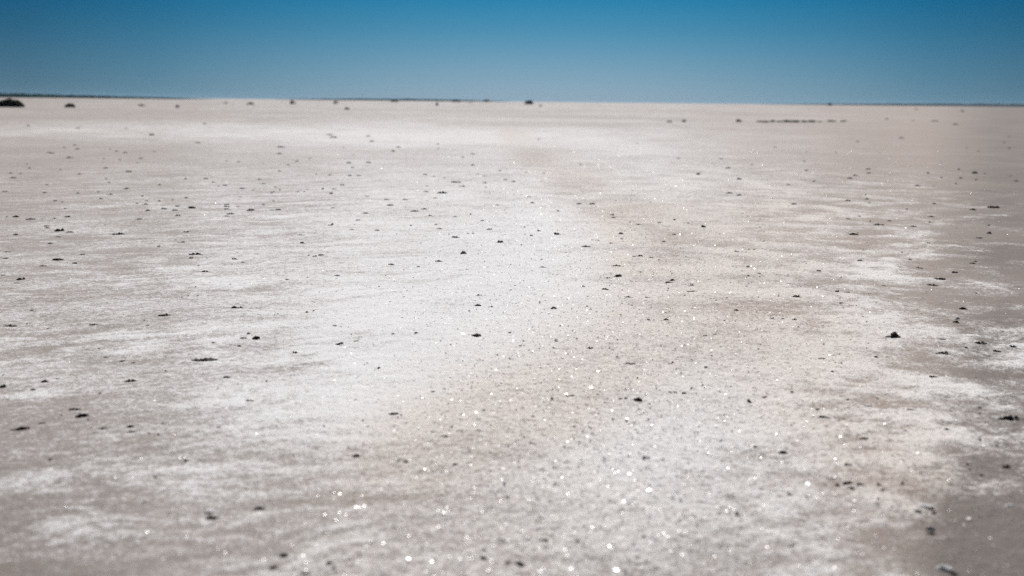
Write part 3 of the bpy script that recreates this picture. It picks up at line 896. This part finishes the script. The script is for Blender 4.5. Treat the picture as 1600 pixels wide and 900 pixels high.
# ------------------------------------------------------------------ land along the horizon
def ridge(name, px0, px1, dist_, prof, mat, seed, depth=260.0):
    """a low bank of land or scrub with real depth; prof: list of (pixel x, height in pixels above the horizon line)"""
    n = int(abs(px1 - px0) / 1.2); xs = np.linspace(px0, px1, n)
    hp = np.interp(xs, [p[0] for p in prof], [p[1] for p in prof])
    hp = hp * (1 + .22 * gnoise(xs * .045, xs * 0, seed) + .16 * gnoise(xs * .16, xs * 0, seed + 1) + .10 * gnoise(xs * .5, xs * 0, seed + 2))
    hp = np.maximum(hp, .05)
    sec = [(-1, 0), (-.75, .55), (-.45, .85), (0, 1), (.45, .85), (.8, .5), (1, 0)]
    V = []
    for k in range(n):
        ax = (xs[k] - 800) / FOC
        for s, q in sec:
            r = dist_ + s * depth * .5
            V.append((ax * r, r, q * (hp[k] * dist_ / FOC + .35) * (1 + .1 * math.sin(k * 1.7 + s * 5)) - .35))
    m_ = len(sec)
    F = [(k * m_ + a, (k + 1) * m_ + a, (k + 1) * m_ + a + 1, k * m_ + a + 1) for k in range(n - 1) for a in range(m_ - 1)]
    return obj(name, mesh_np(name, V, F, mat))


o = ridge('woodland', -420, 330, 1700, [(-420, 4.5), (0, 6.4), (60, 5.8), (120, 4.5), (200, 3.1), (280, 1.7), (330, .2)], M_HILL, 41)
tag(o, 'dark green far woodland tapering away along the left horizon', 'woodland', None, 'stuff')
o = ridge('hills', 430, 800, 3400, [(430, .1), (500, 1.8), (560, 2.6), (640, 3.0), (700, 2.4), (760, 1.4), (800, .1)], M_HILL, 51)
tag(o, 'thin dark line of far land on the middle horizon', 'hills', None, 'structure')
o = ridge('shore', 1180, 2100, 4200, [(1180, .2), (1300, 1.8), (1450, 3.8), (1600, 4.9), (2100, 5.2)], M_HILLB, 61, 600)
tag(o, 'dark low far shore along the right horizon', 'shore', None, 'structure')

# ------------------------------------------------------------------ sky
w = bpy.data.worlds.new('World'); scene.world = w; w.use_nodes = True
nt = w.node_tree; bg = nt.nodes['Background']
sky = nt.nodes.new('ShaderNodeTexSky'); sky.sky_type = 'NISHITA'; sky.sun_disc = False
sky.sun_elevation = SUN_EL; sky.sun_rotation = SUN_AZ
sky.altitude = 300; sky.air_density = 1.0; sky.dust_density = .2; sky.ozone_density = 3.0
# a deep, clear, slightly teal sky: the sky model's colour is graded by elevation and by angle off the view axis, painting in lens vignette
tc = nt.nodes.new('ShaderNodeTexCoord')
sep = nt.nodes.new('ShaderNodeSeparateXYZ'); nt.links.new(tc.outputs['Generated'], sep.inputs[0])


def ramp(fac, stops):
    n = nt.nodes.new('ShaderNodeValToRGB')
    e = n.color_ramp.elements
    while len(e) < len(stops): e.new(.5)
    for q, (p, c) in zip(e, stops):
        q.position = p; q.color = (*c, 1)
    nt.links.new(fac, n.inputs['Fac'])
    return n.outputs['Color']


def mul(a, b_):
    n = nt.nodes.new('ShaderNodeMix'); n.data_type = 'RGBA'; n.blend_type = 'MULTIPLY'
    n.inputs[0].default_value = 1
    nt.links.new(a, n.inputs[6]); nt.links.new(b_, n.inputs[7])
    return n.outputs[2]


elev = ramp(sep.outputs['Z'], [(0, (.245, .380, .665)), (.007, (.231, .375, .658)), (.026, (.168, .324, .558)), (.049, (.086, .271, .465)),
                               (.070, (.032, .237, .420)), (.14, (.050, .225, .37)), (.35, (.22, .33, .42)), (.6, (.36, .42, .46))])
flat = nt.nodes.new('ShaderNodeCombineXYZ'); nt.links.new(sep.outputs['X'], flat.inputs[0]); nt.links.new(sep.outputs['Y'], flat.inputs[1])
nrm = nt.nodes.new('ShaderNodeVectorMath'); nrm.operation = 'NORMALIZE'; nt.links.new(flat.outputs[0], nrm.inputs[0])
dt = nt.nodes.new('ShaderNodeVectorMath'); dt.operation = 'DOT_PRODUCT'; nt.links.new(nrm.outputs[0], dt.inputs[0])
dt.inputs[1].default_value = (math.sin(R(1)), math.cos(R(1)), 0)
side_g = ramp(dt.outputs['Value'], [(0, (.28, .38, .42)), (.70, (.28, .38, .43)), (.88, (.29, .42, .48)), (.94, (.33, .47, .53)), (.966, (.46, .63, .69)), (.990, (.80, .88, .90)), (1, (1, 1, 1))])
nt.links.new(mul(mul(sky.outputs['Color'], elev), side_g), bg.inputs['Color'])
bg.inputs['Strength'].default_value = .1

# ------------------------------------------------------------------ thin air over the flat
if HAZE:
    hz = bpy.data.materials.new('thin_air'); hz.use_nodes = True
    hn = hz.node_tree; hn.nodes.remove(hn.nodes['Principled BSDF'])
    pv = hn.nodes.new('ShaderNodeVolumePrincipled')
    pv.inputs['Color'].default_value = (.48, .74, .98, 1); pv.inputs['Density'].default_value = HAZE; pv.inputs['Anisotropy'].default_value = .2
    hn.links.new(pv.outputs[0], hn.nodes['Material Output'].inputs['Volume'])
    x0, x1, y0, y1, z0, z1 = -11500, 11500, -11500, 11500, -1.6, 24
    hv = [(a_, b_, c_) for c_ in (z0, z1) for b_ in (y0, y1) for a_ in (x0, x1)]
    hf = [(0, 2, 3, 1), (4, 5, 7, 6), (0, 1, 5, 4), (2, 6, 7, 3), (0, 4, 6, 2), (1, 3, 7, 5)]
    o = obj('haze', mesh_np('haze', hv, hf, hz, False))
    tag(o, 'thin bluish haze in the air over the flat', 'haze', None, 'stuff')

scene.view_settings.view_transform = 'Standard'
scene.view_settings.look = 'None'
scene.view_settings.exposure = 0
scene.view_settings.gamma = 1
scene.cycles.use_denoising = False
scene.render.filter_size = 1.1
